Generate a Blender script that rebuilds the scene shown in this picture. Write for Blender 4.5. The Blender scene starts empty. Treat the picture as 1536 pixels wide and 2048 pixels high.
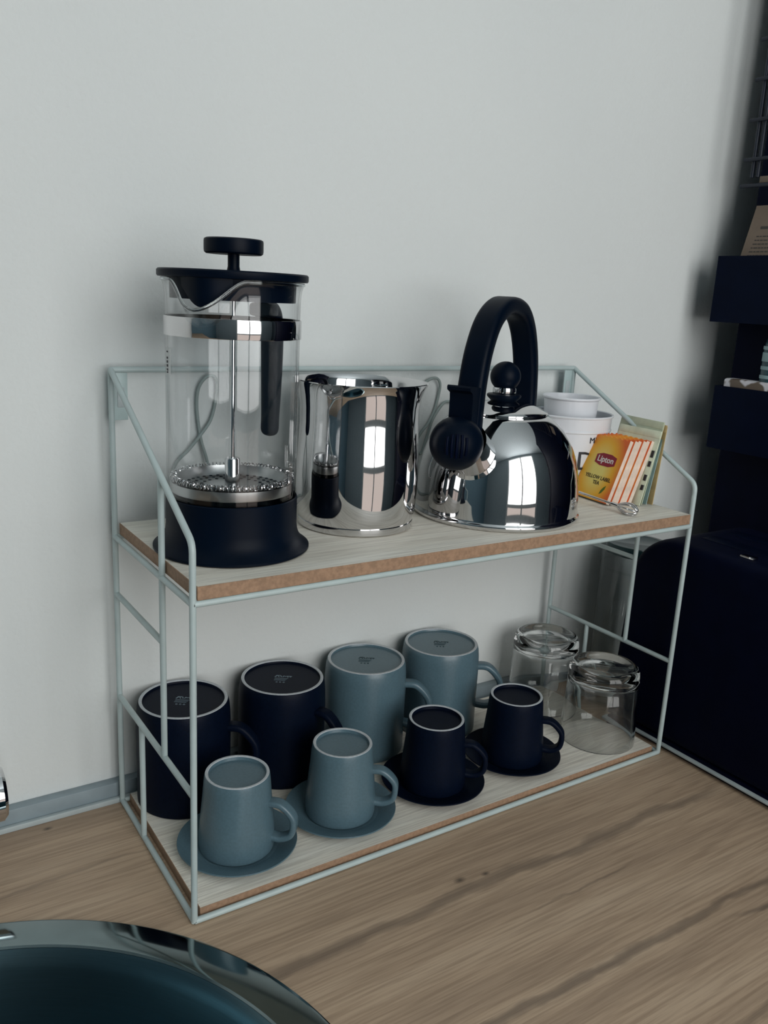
import bpy, bmesh, math, random
from mathutils import Vector, Matrix
random.seed(7)
SC = bpy.context.scene
COL = SC.collection

# ------------------------------------------------------------------ camera
cam_d = bpy.data.cameras.new('camera')
cam = bpy.data.objects.new('camera', cam_d)
COL.objects.link(cam)
cam.location = (-0.189457, -0.502607, 0.442486)
cam.rotation_euler = (1.322999, -0.049537, -0.575324)
cam_d.sensor_fit = 'HORIZONTAL'
cam_d.sensor_width = 36.0
cam_d.lens = 1713.0 / 1536.0 * 36.0
cam_d.clip_start = 0.01
SC.camera = cam

# ------------------------------------------------------------------ world, light, exposure
w = bpy.data.worlds.new('world')
SC.world = w
w.use_nodes = True
w.node_tree.nodes['Background'].inputs[0].default_value = (0.55, 0.75, 1.0, 1)
w.node_tree.nodes['Background'].inputs[1].default_value = 0.05
SC.view_settings.view_transform = 'Standard'
SC.view_settings.look = 'None'
SC.view_settings.exposure = 0.0
SC.view_settings.gamma = 1.0
SC.view_settings.use_curve_mapping = False

WIN = dict(x0=-0.50, x1=0.80, z0=0.10, z1=1.53, y=-1.60)
ld = bpy.data.lights.new('window_daylight', 'AREA')
ld.shape = 'RECTANGLE'
ld.size = WIN['x1'] - WIN['x0']
ld.size_y = WIN['z1'] - WIN['z0']
ld.energy = 26.5
ld.color = (1.0, 1.0, 0.985)
lo = bpy.data.objects.new('window_daylight', ld)
COL.objects.link(lo)
lo.location = ((WIN['x0'] + WIN['x1']) / 2, WIN['y'] - 0.10, (WIN['z0'] + WIN['z1']) / 2)
lo.rotation_euler = (math.radians(90), 0, 0)      # shines towards +y

ld2 = bpy.data.lights.new('lower_window_daylight', 'AREA')     # lower pane of the glazed door: warm balcony front outside
ld2.shape = 'RECTANGLE'
ld2.size = WIN['x1'] - WIN['x0']
ld2.size_y = 0.88
ld2.energy = 2.6
ld2.color = (1.0, 0.84, 0.74)
lo2 = bpy.data.objects.new('lower_window_daylight', ld2)
COL.objects.link(lo2)
lo2.location = ((WIN['x0'] + WIN['x1']) / 2, WIN['y'] - 0.10, -0.36)
lo2.rotation_euler = (math.radians(90), 0, 0)

# ------------------------------------------------------------------ materials
def nm(name):
    m = bpy.data.materials.new(name)
    m.use_nodes = True
    nt = m.node_tree
    return m, nt, nt.nodes['Principled BSDF']

def link(nt, a, b):
    nt.links.new(a, b)

def noise_mix(nt, c1, c2, scale, detail=3, rough=0.5, stretch=(1, 1, 1), lo=0.35, hi=0.65):
    tc = nt.nodes.new('ShaderNodeTexCoord')
    mp = nt.nodes.new('ShaderNodeMapping')
    mp.inputs['Scale'].default_value = stretch
    n = nt.nodes.new('ShaderNodeTexNoise')
    n.inputs['Scale'].default_value = scale
    n.inputs['Detail'].default_value = detail
    n.inputs['Roughness'].default_value = rough
    r = nt.nodes.new('ShaderNodeValToRGB')
    r.color_ramp.elements[0].position = lo
    r.color_ramp.elements[1].position = hi
    r.color_ramp.elements[0].color = (*c1, 1)
    r.color_ramp.elements[1].color = (*c2, 1)
    link(nt, tc.outputs['Object'], mp.inputs['Vector'])
    link(nt, mp.outputs['Vector'], n.inputs['Vector'])
    link(nt, n.outputs['Fac'], r.inputs['Fac'])
    return r, n, mp, tc

def add_bump(nt, p, fac, strength, dist=0.001):
    b = nt.nodes.new('ShaderNodeBump')
    b.inputs['Strength'].default_value = strength
    b.inputs['Distance'].default_value = dist
    link(nt, fac, b.inputs['Height'])
    link(nt, b.outputs['Normal'], p.inputs['Normal'])

def plain(name, c, rough=0.5, metal=0.0, var=0.08, scale=40, spec=0.5, bump=0.0, coat=0.0):
    m, nt, p = nm(name)
    c2 = tuple(min(1, x * (1 + var)) for x in c)
    c1 = tuple(x * (1 - var) for x in c)
    r, n, _, _ = noise_mix(nt, c1, c2, scale)
    link(nt, r.outputs['Color'], p.inputs['Base Color'])
    p.inputs['Roughness'].default_value = rough
    p.inputs['Metallic'].default_value = metal
    p.inputs['Specular IOR Level'].default_value = spec
    if coat:
        p.inputs['Coat Weight'].default_value = coat
    if bump:
        add_bump(nt, p, n.outputs['Fac'], bump)
    return m

def glass_thin(name, tint=(0.975, 0.98, 0.983), ior=1.45, boost=1.0):
    m = bpy.data.materials.new(name)
    m.use_nodes = True
    nt = m.node_tree
    nt.nodes.clear()
    out = nt.nodes.new('ShaderNodeOutputMaterial')
    tr = nt.nodes.new('ShaderNodeBsdfTransparent')
    tr.inputs[0].default_value = (*tint, 1)
    gl = nt.nodes.new('ShaderNodeBsdfGlossy')
    gl.inputs['Roughness'].default_value = 0.01
    lw = nt.nodes.new('ShaderNodeLayerWeight')       # Schlick reflectance, the same from both sides of the pane
    lw.inputs['Blend'].default_value = 0.5
    pw = nt.nodes.new('ShaderNodeMath')
    pw.operation = 'POWER'
    pw.inputs[1].default_value = 5.0
    fr = nt.nodes.new('ShaderNodeMath')
    fr.operation = 'MULTIPLY_ADD'
    fr.inputs[1].default_value = 0.96
    fr.inputs[2].default_value = 0.035
    link(nt, lw.outputs['Facing'], pw.inputs[0])
    link(nt, pw.outputs[0], fr.inputs[0])
    mx = nt.nodes.new('ShaderNodeMixShader')
    link(nt, fr.outputs[0], mx.inputs[0])
    link(nt, tr.outputs[0], mx.inputs[1])
    link(nt, gl.outputs[0], mx.inputs[2])
    link(nt, mx.outputs[0], out.inputs['Surface'])
    return m

def glass_solid(name, tint=(0.985, 0.995, 0.99)):
    m, nt, p = nm(name)
    p.inputs['Base Color'].default_value = (*tint, 1)
    p.inputs['Transmission Weight'].default_value = 1.0
    p.inputs['Roughness'].default_value = 0.0
    p.inputs['IOR'].default_value = 1.47
    return m

def steel(name, c=(0.62, 0.62, 0.62), rough=0.06, brush=0.0):
    m, nt, p = nm(name)
    p.inputs['Metallic'].default_value = 1.0
    p.inputs['Roughness'].default_value = rough
    r, n, mp, tc = noise_mix(nt, tuple(x * 0.96 for x in c), tuple(min(1, x * 1.03) for x in c), 30,
                             stretch=(1, 1, 40) if brush else (1, 1, 1))
    link(nt, r.outputs['Color'], p.inputs['Base Color'])
    if brush:
        add_bump(nt, p, n.outputs['Fac'], brush, 0.0005)
    return m

M = {}
# wall: painted, fine roller texture
m, nt, p = nm('wall_paint')
r, n, mp, tc = noise_mix(nt, (0.70, 0.735, 0.73), (0.73, 0.765, 0.757), 3.0, 2)
link(nt, r.outputs['Color'], p.inputs['Base Color'])
p.inputs['Roughness'].default_value = 0.85
n2 = nt.nodes.new('ShaderNodeTexNoise')
n2.inputs['Scale'].default_value = 260
n2.inputs['Detail'].default_value = 4
link(nt, tc.outputs['Object'], n2.inputs['Vector'])
add_bump(nt, p, n2.outputs['Fac'], 0.35, 0.0012)
M['wall'] = m
M['room_wall'] = plain('room_wall_paint', (0.16, 0.26, 0.32), 0.9)
M['wall_dark'] = plain('dark_panel_wall', (0.03, 0.045, 0.06), 0.7)
M['front_wall'] = plain('front_wall_paint', (0.36, 0.42, 0.45), 0.9)
M['ceiling'] = plain('ceiling_paint', (0.74, 0.83, 0.86), 0.9)
M['floor'] = plain('floor_boards', (0.05, 0.11, 0.15), 0.5)
M['window_white'] = plain('window_white', (0.7, 0.72, 0.72), 0.4)
M['trim'] = plain('trim_grey', (0.25, 0.31, 0.34), 0.45)
M['trim_lip'] = plain('trim_lip', (0.42, 0.48, 0.49), 0.4)

# worktop: oak decor, grain along x
def wood(name, base, dark, light, streaks=(), knots=(), rough=0.45, gscale=1.0, bump=0.06):
    m, nt, p = nm(name)
    tc = nt.nodes.new('ShaderNodeTexCoord')
    sep = nt.nodes.new('ShaderNodeSeparateXYZ')
    link(nt, tc.outputs['Object'], sep.inputs[0])
    def mapping(s):
        mp = nt.nodes.new('ShaderNodeMapping')
        mp.inputs['Scale'].default_value = s
        link(nt, tc.outputs['Object'], mp.inputs['Vector'])
        return mp
    def noise(mp, scale, detail, rough_=0.55, dist=0.0):
        n = nt.nodes.new('ShaderNodeTexNoise')
        n.inputs['Scale'].default_value = scale
        n.inputs['Detail'].default_value = detail
        n.inputs['Roughness'].default_value = rough_
        n.inputs['Distortion'].default_value = dist
        link(nt, mp.outputs['Vector'], n.inputs['Vector'])
        return n
    a = noise(mapping((1.1, 11, 11)), 3.0 * gscale, 4, 0.55, 0.25)     # broad figure
    b = noise(mapping((8, 260, 260)), 2.0 * gscale, 4, 0.6)          # pores
    ra = nt.nodes.new('ShaderNodeValToRGB')
    ra.color_ramp.elements[0].position = 0.33
    ra.color_ramp.elements[0].color = (*dark, 1)
    ra.color_ramp.elements[1].position = 0.68
    ra.color_ramp.elements[1].color = (*light, 1)
    e = ra.color_ramp.elements.new(0.5)
    e.color = (*base, 1)
    link(nt, a.outputs['Fac'], ra.inputs['Fac'])
    rb = nt.nodes.new('ShaderNodeValToRGB')
    rb.color_ramp.elements[0].position = 0.35
    rb.color_ramp.elements[0].color = (0.72, 0.70, 0.69, 1)
    rb.color_ramp.elements[1].position = 0.6
    rb.color_ramp.elements[1].color = (1.06, 1.06, 1.06, 1)
    link(nt, b.outputs['Fac'], rb.inputs['Fac'])
    mul = nt.nodes.new('ShaderNodeMix')
    mul.data_type = 'RGBA'
    mul.blend_type = 'MULTIPLY'
    mul.inputs[0].default_value = 0.8
    link(nt, ra.outputs['Color'], mul.inputs[6])
    link(nt, rb.outputs['Color'], mul.inputs[7])
    cur = mul.outputs[2]
    def mathn(op, x, y=None, clamp=False):
        n = nt.nodes.new('ShaderNodeMath')
        n.operation = op
        n.use_clamp = clamp
        for k, v in enumerate((x, y)):
            if v is None:
                continue
            if isinstance(v, (int, float)):
                n.inputs[k].default_value = v
            else:
                link(nt, v, n.inputs[k])
        return n.outputs[0]
    wob = noise(mapping((9, 9, 9)), 1.0, 4, 0.6)
    wobv = mathn('MULTIPLY', mathn('SUBTRACT', wob.outputs['Fac'], 0.5), 0.028)
    br = noise(mapping((16, 60, 60)), 1.0, 3)
    for (y0, slope, width, x0, x1, amt) in streaks:   # heartwood streaks, each with its own run along the board
        yy = mathn('SUBTRACT', mathn('ADD', sep.outputs['Y'], wobv), mathn('ADD', mathn('MULTIPLY', sep.outputs['X'], slope), y0))
        d = mathn('DIVIDE', mathn('ABSOLUTE', yy), mathn('MULTIPLY', mathn('ADD', br.outputs['Fac'], 0.1), width))
        f = mathn('SUBTRACT', 1.0, mathn('POWER', mathn('MINIMUM', d, 1.0), 2.0), True)
        ramp = nt.nodes.new('ShaderNodeMapRange')
        ramp.interpolation_type = 'SMOOTHSTEP'
        link(nt, sep.outputs['X'], ramp.inputs[0])
        ramp.inputs[1].default_value = x0
        ramp.inputs[2].default_value = x0 + 0.06
        ramp2 = nt.nodes.new('ShaderNodeMapRange')
        ramp2.interpolation_type = 'SMOOTHSTEP'
        link(nt, sep.outputs['X'], ramp2.inputs[0])
        ramp2.inputs[1].default_value = x1
        ramp2.inputs[2].default_value = x1 - 0.06
        f = mathn('MULTIPLY', mathn('MULTIPLY', f, ramp.outputs[0]), mathn('MULTIPLY', ramp2.outputs[0], amt))
        mx = nt.nodes.new('ShaderNodeMix')
        mx.data_type = 'RGBA'
        mx.inputs[7].default_value = (0.085, 0.066, 0.055, 1)
        link(nt, f, mx.inputs[0])
        link(nt, cur, mx.inputs[6])
        cur = mx.outputs[2]
    for (kx, ky, kr) in knots:
        dx = mathn('MULTIPLY', mathn('SUBTRACT', sep.outputs['X'], kx), 0.6)
        dy = mathn('SUBTRACT', sep.outputs['Y'], ky)
        d = mathn('SQRT', mathn('ADD', mathn('MULTIPLY', dx, dx), mathn('MULTIPLY', dy, dy)))
        f = mathn('MULTIPLY', mathn('SUBTRACT', 1.0, mathn('DIVIDE', d, kr), True), 0.9)
        mx = nt.nodes.new('ShaderNodeMix')
        mx.data_type = 'RGBA'
        mx.inputs[7].default_value = (0.05, 0.04, 0.035, 1)
        link(nt, f, mx.inputs[0])
        link(nt, cur, mx.inputs[6])
        cur = mx.outputs[2]
    link(nt, cur, p.inputs['Base Color'])
    p.inputs['Roughness'].default_value = rough
    p.inputs['Specular IOR Level'].default_value = 0.35
    add_bump(nt, p, b.outputs['Fac'], bump, 0.0006)
    return m

M['worktop'] = wood('worktop_oak', (0.47, 0.345, 0.24), (0.39, 0.285, 0.20), (0.53, 0.40, 0.285),
                    streaks=((-0.070, 0.0, 0.012, -0.02, 0.52, 0.5), (-0.178, 0.0, 0.0075, 0.05, 0.62, 0.55),
                             (-0.149, -0.12, 0.004, 0.34, 0.44, 0.8), (0.100, 0.02, 0.004, -0.2, 0.03, 0.35),
                             (-0.26, 0.01, 0.01, 0.1, 0.6, 0.4), (-0.118, 0.03, 0.003, 0.2, 0.36, 0.4)),
                    knots=((0.198, -0.056, 0.004), (0.221, -0.060, 0.003), (-0.065, 0.1655, 0.003)))
M['birch'] = wood('birch_laminate', (0.82, 0.79, 0.70), (0.77, 0.73, 0.64), (0.86, 0.84, 0.76), rough=0.5, gscale=1.3, bump=0.03)
M['mdf'] = plain('mdf_edge', (0.32, 0.20, 0.125), 0.7, scale=300, var=0.15)
M['wire'] = plain('wire_sage_paint', (0.45, 0.54, 0.54), 0.35, var=0.05)
M['black'] = plain('black_plastic', (0.0007, 0.0040, 0.0115), 0.42, var=0.1, spec=0.09)
M['black_gloss'] = plain('black_gloss', (0.0008, 0.0035, 0.0150), 0.4, var=0.1, spec=0.06)
M['black_soft'] = plain('black_satin', (0.0006, 0.0022, 0.0130), 0.6, var=0.1, spec=0.06)
M['chrome'] = steel('chrome', (0.72, 0.72, 0.73), 0.02)
M['steel'] = steel('polished_steel', (0.66, 0.655, 0.66), 0.035)
M['steel_brushed'] = steel('brushed_steel', (0.50, 0.52, 0.53), 0.22, 0.05)
M['sink_steel'] = steel('sink_steel', (0.24, 0.30, 0.31), 0.09)
M['sink_bowl'] = steel('sink_bowl_steel', (0.13, 0.215, 0.25), 0.30, 0.04)
M['glass'] = glass_thin('clear_glass')
M['bead_glass'] = glass_solid('rim_glass', (0.92, 0.96, 0.96))
M['tumbler'] = glass_solid('tumbler_glass')
M['mesh'] = steel('filter_mesh', (0.45, 0.46, 0.46), 0.30)
M['grey_cer'] = plain('grey_stoneware', (0.090, 0.155, 0.190), 0.32, var=0.06, scale=500)
M['dark_cer'] = plain('dark_stoneware', (0.0018, 0.0050, 0.0150), 0.46, var=0.15, scale=500, spec=0.09)
M['bisque'] = plain('bare_clay_ring', (0.50, 0.54, 0.57), 0.8, scale=400)
M['stamp_pale'] = plain('stamp_pale', (0.16, 0.22, 0.26), 0.7)
M['stamp_dark'] = plain('stamp_dark', (0.02, 0.05, 0.06), 0.7)
M['enamel'] = plain('white_enamel', (0.74, 0.76, 0.80), 0.25, var=0.02)
M['ink'] = plain('black_ink', (0.015, 0.015, 0.02), 0.6)
M['cord'] = plain('grey_cord', (0.30, 0.36, 0.35), 0.6)
M['bracket'] = plain('bracket_pale', (0.42, 0.53, 0.53), 0.4)
M['sticker'] = plain('sticker_white', (0.65, 0.68, 0.68), 0.5)
M['paper_edge'] = plain('paper_edge', (0.72, 0.60, 0.50), 0.8, scale=90, var=0.12)
M['green_pack'] = plain('green_foil_pack', (0.52, 0.57, 0.42), 0.35, scale=60, var=0.12, bump=0.3)
M['pale_green'] = plain('pale_green_pack', (0.68, 0.74, 0.57), 0.4, scale=80, var=0.1, bump=0.2)
M['blue_pack'] = plain('blue_grey_pack', (0.28, 0.40, 0.40), 0.4, scale=80, var=0.1)
M['kraft'] = plain('kraft_paper', (0.50, 0.37, 0.17), 0.7, scale=80, var=0.15)
M['brown_card'] = plain('brown_card', (0.165, 0.125, 0.095), 0.8, scale=60, var=0.06)
M['card_ink'] = plain('card_ink', (0.05, 0.045, 0.04), 0.8)
M['red_logo'] = plain('logo_red', (0.30, 0.012, 0.03), 0.5)
M['white_ink'] = plain('white_ink', (0.85, 0.82, 0.78), 0.5)
M['brown_ink'] = plain('dark_brown_ink', (0.06, 0.035, 0.01), 0.6)
M['leaf'] = plain('leaf_green', (0.10, 0.16, 0.01), 0.6)
M['rack_blue'] = plain('rack_dark_blue', (0.0015, 0.006, 0.018), 0.5)
M['jar_lid'] = plain('jar_lid_teal', (0.018, 0.045, 0.05), 0.18)
M['jar_glass'] = glass_thin('jar_glass', (0.94, 0.96, 0.96))
M['teal_glass'] = plain('teal_bottle', (0.01, 0.05, 0.065), 0.2)
M['pale_band'] = plain('pale_band', (0.26, 0.38, 0.40), 0.5)

# tea sachet face: yellow sun on orange
m, nt, p = nm('tea_sachet_face')
tc = nt.nodes.new('ShaderNodeTexCoord')
mp = nt.nodes.new('ShaderNodeMapping')
mp.inputs['Location'].default_value = (0.92, 0, -0.68)
mp.inputs['Scale'].default_value = (33, 1, 22)
mp.vector_type = 'POINT'
gr = nt.nodes.new('ShaderNodeTexGradient')
gr.gradient_type = 'SPHERICAL'
r = nt.nodes.new('ShaderNodeValToRGB')
r.color_ramp.elements[0].position = 0.0
r.color_ramp.elements[0].color = (0.85, 0.15, 0.025, 1)
r.color_ramp.elements[1].position = 0.75
r.color_ramp.elements[1].color = (0.95, 0.78, 0.22, 1)
e = r.color_ramp.elements.new(0.35)
e.color = (0.95, 0.48, 0.03, 1)
link(nt, tc.outputs['Object'], mp.inputs['Vector'])
link(nt, mp.outputs['Vector'], gr.inputs['Vector'])
link(nt, gr.outputs['Color'], r.inputs['Fac'])
link(nt, r.outputs['Color'], p.inputs['Base Color'])
p.inputs['Roughness'].default_value = 0.5
M['tea_face'] = m

# spotted print of the napkin pack
m, nt, p = nm('spotted_packet')
r, n, mp, tc = noise_mix(nt, (0.12, 0.085, 0.06), (0.66, 0.64, 0.68), 38, 2, lo=0.44, hi=0.48)
link(nt, r.outputs['Color'], p.inputs['Base Color'])
M['spotted'] = m

# ------------------------------------------------------------------ mesh helpers
def smooth(me, angle=35):
    for pl in me.polygons:
        pl.use_smooth = True
    me.set_sharp_from_angle(angle=math.radians(angle))

def obj(name, me, mats, parent=None, loc=None, rot=None):
    o = bpy.data.objects.new(name, me)
    COL.objects.link(o)
    if not isinstance(mats, (list, tuple)):
        mats = [mats]
    if not me.materials:
        for mt in mats:
            me.materials.append(M[mt] if isinstance(mt, str) else mt)
    if parent is not None:
        o.parent = parent
    if loc is not None:
        o.location = loc
    if rot is not None:
        o.rotation_euler = rot
    return o

def mesh(name, v, f, angle=35):
    me = bpy.data.meshes.new(name)
    me.from_pydata([tuple(x) for x in v], [], f)
    bm = bmesh.new()
    bm.from_mesh(me)
    bmesh.ops.remove_doubles(bm, verts=bm.verts, dist=1e-7)
    bmesh.ops.recalc_face_normals(bm, faces=bm.faces)
    bm.to_mesh(me)
    bm.free()
    smooth(me, angle)
    return me

def lathe(prof, seg=64, closed=False, dz=0.0, angle=35, warp=None):
    v, f = [], []
    n = len(prof)
    for i in range(seg):
        a = 2 * math.pi * i / seg
        for k, (r_, z) in enumerate(prof):
            if warp:
                rr, zz = warp(a, r_, z)
            else:
                rr, zz = r_, z
            v.append((rr * math.cos(a), rr * math.sin(a), zz + dz))
    for i in range(seg):
        j = (i + 1) % seg
        for k in range(n if closed else n - 1):
            k2 = (k + 1) % n
            a0, a1, b0, b1 = i * n + k, i * n + k2, j * n + k, j * n + k2
            if prof[k][0] < 1e-9 and prof[k2][0] < 1e-9:
                continue
            if prof[k][0] < 1e-9:
                f.append((a0, b1, a1))
            elif prof[k2][0] < 1e-9:
                f.append((a0, b0, a1))
            else:
                f.append((a0, b0, b1, a1))
    return mesh('lathe', v, f, angle)

def catmull(pts, n=8, closed=False):
    P = [Vector(p_) for p_ in pts]
    out = []
    m_ = len(P)
    rng = range(m_ if closed else m_ - 1)
    for i in rng:
        if closed:
            p0, p1, p2, p3 = P[(i - 1) % m_], P[i], P[(i + 1) % m_], P[(i + 2) % m_]
        else:
            p0, p1, p2, p3 = P[max(i - 1, 0)], P[i], P[i + 1], P[min(i + 2, m_ - 1)]
        for k in range(n):
            t = k / n
            out.append(0.5 * ((2 * p1) + (-p0 + p2) * t + (2 * p0 - 5 * p1 + 4 * p2 - p3) * t * t + (-p0 + 3 * p1 - 3 * p2 + p3) * t ** 3))
    if not closed:
        out.append(P[-1])
    return out

def sweep(path, section, closed=False, up=None, angle=35, scale=None):
    """section: list of 2D points; up: fixed direction for the first section axis, or None for parallel transport"""
    P = [Vector(p_) for p_ in path]
    n = len(P)
    v, f = [], []
    prev = None
    ns = len(section)
    for i in range(n):
        if closed:
            t = (P[(i + 1) % n] - P[(i - 1) % n]).normalized()
        else:
            t = (P[min(i + 1, n - 1)] - P[max(i - 1, 0)]).normalized()
        if up is not None:
            u = Vector(up) - t * Vector(up).dot(t)
            u.normalize()
        elif prev is None:
            h = Vector((0, 0, 1)) if abs(t.z) < 0.9 else Vector((1, 0, 0))
            u = (h - t * h.dot(t)).normalized()
        else:
            u = (prev - t * prev.dot(t)).normalized()
        prev = u
        b = t.cross(u)
        s = scale(i / (n - 1)) if scale else 1.0
        for (a_, c_) in section:
            v.append(P[i] + u * a_ * s + b * c_ * s)
    m_ = n if closed else n - 1
    for i in range(m_):
        j = (i + 1) % n
        for k in range(ns):
            k2 = (k + 1) % ns
            f.append((i * ns + k, i * ns + k2, j * ns + k2, j * ns + k))
    if not closed:
        f.append(tuple(range(ns - 1, -1, -1)))
        f.append(tuple((n - 1) * ns + k for k in range(ns)))
    return mesh('sweep', v, f, angle)

def ring(r_, n=10):
    return [(r_ * math.cos(2 * math.pi * k / n), r_ * math.sin(2 * math.pi * k / n)) for k in range(n)]

def rrect(a, b, r_, n=4):
    out = []
    for (cx, cy, s) in ((a - r_, b - r_, 0), (-a + r_, b - r_, 90), (-a + r_, -b + r_, 180), (a - r_, -b + r_, 270)):
        for k in range(n + 1):
            t = math.radians(s + 90 * k / n)
            out.append((cx + r_ * math.cos(t), cy + r_ * math.sin(t)))
    return out

def tube(path, r_, n=10, closed=False):
    return sweep(path, ring(r_, n), closed, angle=60)

def box(x0, x1, y0, y1, z0, z1, bevel=0.0, seg=2):
    bm = bmesh.new()
    bmesh.ops.create_cube(bm, size=1)
    for v_ in bm.verts:
        v_.co = ((x0 + x1) / 2 + v_.co.x * (x1 - x0), (y0 + y1) / 2 + v_.co.y * (y1 - y0), (z0 + z1) / 2 + v_.co.z * (z1 - z0))
    if bevel:
        bmesh.ops.bevel(bm, geom=bm.edges[:], offset=bevel, segments=seg, affect='EDGES', profile=0.5)
    me = bpy.data.meshes.new('box')
    bm.to_mesh(me)
    bm.free()
    smooth(me, 40)
    return me

def join(*mes):
    bm = bmesh.new()
    for me in mes:
        bm.from_mesh(me)
    me = bpy.data.meshes.new('join')
    bm.to_mesh(me)
    bm.free()
    smooth(me, 35)
    return me

def prism(outline, y0, y1):
    """outline in x,z extruded along y"""
    n = len(outline)
    v = [(x, y0, z) for x, z in outline] + [(x, y1, z) for x, z in outline]
    f = [tuple(range(n)), tuple(range(2 * n - 1, n - 1, -1))] + [(i, (i + 1) % n, n + (i + 1) % n, n + i) for i in range(n)]
    return mesh('prism', v, f, 30)

def text_mesh(s, size, extrude=0.00008, bold=0.0):
    cu = bpy.data.curves.new('t', 'FONT')
    cu.body = s
    cu.size = size
    cu.extrude = extrude
    cu.offset = bold
    cu.align_x = 'CENTER'
    cu.align_y = 'CENTER'
    cu.resolution_u = 3
    o = bpy.data.objects.new('t', cu)
    COL.objects.link(o)
    dg = bpy.context.evaluated_depsgraph_get()
    me = bpy.data.meshes.new_from_object(o.evaluated_get(dg))
    bpy.data.objects.remove(o)
    bpy.data.curves.remove(cu)
    me.materials.clear()
    return me

def tag(o, label, cat, group=None):
    o['label'] = label
    o['category'] = cat
    if group:
        o['group'] = group
    return o

def thing(name, label, cat, loc=(0, 0, 0), rz=0.0, group=None):
    o = bpy.data.objects.new(name, None)
    COL.objects.link(o)
    o.empty_display_size = 0.02
    o.location = loc
    o.rotation_euler = (0, 0, rz)
    return tag(o, label, cat, group)

def struct(name, me, mat, parent=None):
    o = obj(name, me, mat, parent)
    if parent is None:
        o['kind'] = 'structure'
    return o

# ------------------------------------------------------------------ the setting
TOP = -0.0026          # worktop surface
WALL = 0.189           # face of the wall behind the shelf
struct('wall_back', box(-2.0, 1.6, WALL, WALL + 0.1, -0.9, 1.6), 'wall')
struct('wall_left', box(-2.1, -2.0, WIN['y'] - 0.2, WALL + 0.1, -0.9, 1.6), 'room_wall')
struct('wall_right', box(1.6, 1.7, WIN['y'] - 0.2, WALL + 0.1, -0.9, 1.6), 'wall_dark')
struct('floor', box(-2.1, 1.7, WIN['y'] - 0.2, WALL + 0.1, -1.0, -0.9), 'floor')
struct('ceiling', box(-2.1, 1.7, WIN['y'] - 0.2, WALL + 0.1, 1.6, 1.7), 'ceiling')
W_ = WIN
struct('wall_front', join(box(-2.0, W_['x0'], W_['y'] - 0.1, W_['y'], -0.9, 1.6), box(W_['x1'], 1.6, W_['y'] - 0.1, W_['y'], -0.9, 1.6),
                          box(W_['x0'], W_['x1'], W_['y'] - 0.1, W_['y'], -0.9, -0.80), box(W_['x0'], W_['x1'], W_['y'] - 0.1, W_['y'], W_['z1'], 1.6)), 'front_wall')
fr = struct('window_1', join(box(W_['x0'], W_['x0'] + .05, W_['y'] - 0.06, W_['y'] - 0.01, -0.80, W_['z1']), box(W_['x1'] - .05, W_['x1'], W_['y'] - 0.06, W_['y'] - 0.01, -0.80, W_['z1']),
                             box(W_['x0'] + .05, W_['x1'] - .05, W_['y'] - 0.06, W_['y'] - 0.01, W_['z0'] - .03, W_['z0'] + .03), box(W_['x0'] + .05, W_['x1'] - .05, W_['y'] - 0.06, W_['y'] - 0.01, W_['z1'] - .05, W_['z1'])), 'window_white')
struct('mullion', box(0.13, 0.18, W_['y'] - 0.055, W_['y'] - 0.015, W_['z0'] + .03, W_['z1'] - .05), 'window_white', fr)
struct('mullion', box(0.13, 0.18, W_['y'] - 0.055, W_['y'] - 0.015, -0.80, W_['z0'] - .03), 'window_white', fr)

# grey upstand profile along the wall
tr = struct('trim_1', box(-1.9, 0.60, WALL - 0.010, WALL, TOP, 0.0150, 0.0008), 'trim')
struct('sealing_lip', box(-1.9, 0.60, WALL - 0.0145, WALL - 0.0101, TOP, 0.0022, 0.0006), 'trim_lip', tr)

# worktop with a round cut-out for the sink
SX, SY, SR = -0.2008, -0.1645, 0.2455
def worktop_mesh():
    x0, x1, y0, y1 = -1.9, 0.722, -0.47, WALL
    z0, z1 = TOP - 0.038, TOP
    n = 96
    rin = SR - 0.012
    v, f = [], []
    rect = []
    for i in range(n):
        a = 2 * math.pi * (i + 0.5) / n
        c, s = math.cos(a), math.sin(a)
        t = min(((x1 - SX) / c) if c > 1e-9 else ((x0 - SX) / c if c < -1e-9 else 9), ((y1 - SY) / s) if s > 1e-9 else ((y0 - SY) / s if s < -1e-9 else 9))
        rect.append((SX + c * t, SY + s * t))
    corners = [(x1, y1), (x0, y1), (x0, y0), (x1, y0)]
    for cx, cy in corners:      # snap nearest ray to the true corner
        k = min(range(n), key=lambda i: (rect[i][0] - cx) ** 2 + (rect[i][1] - cy) ** 2)
        rect[k] = (cx, cy)
    for z in (z1, z0):
        for i in range(n):
            a = 2 * math.pi * (i + 0.5) / n
            v.append((SX + rin * math.cos(a), SY + rin * math.sin(a), z))
        for q in rect:
            v.append((q[0], q[1], z))
    for i in range(n):
        j = (i + 1) % n
        f.append((i, j, n + j, n + i))
        f.append((2 * n + i, 3 * n + i, 3 * n + j, 2 * n + j))
        f.append((i, 2 * n + i, 2 * n + j, j))
        f.append((n + i, n + j, 3 * n + j, 3 * n + i))
    return mesh('worktop', v, f, 30)
tag(obj('worktop', worktop_mesh(), 'worktop'), 'wood-grain oak worktop under the wire shelf and round sink', 'worktop')

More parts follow.
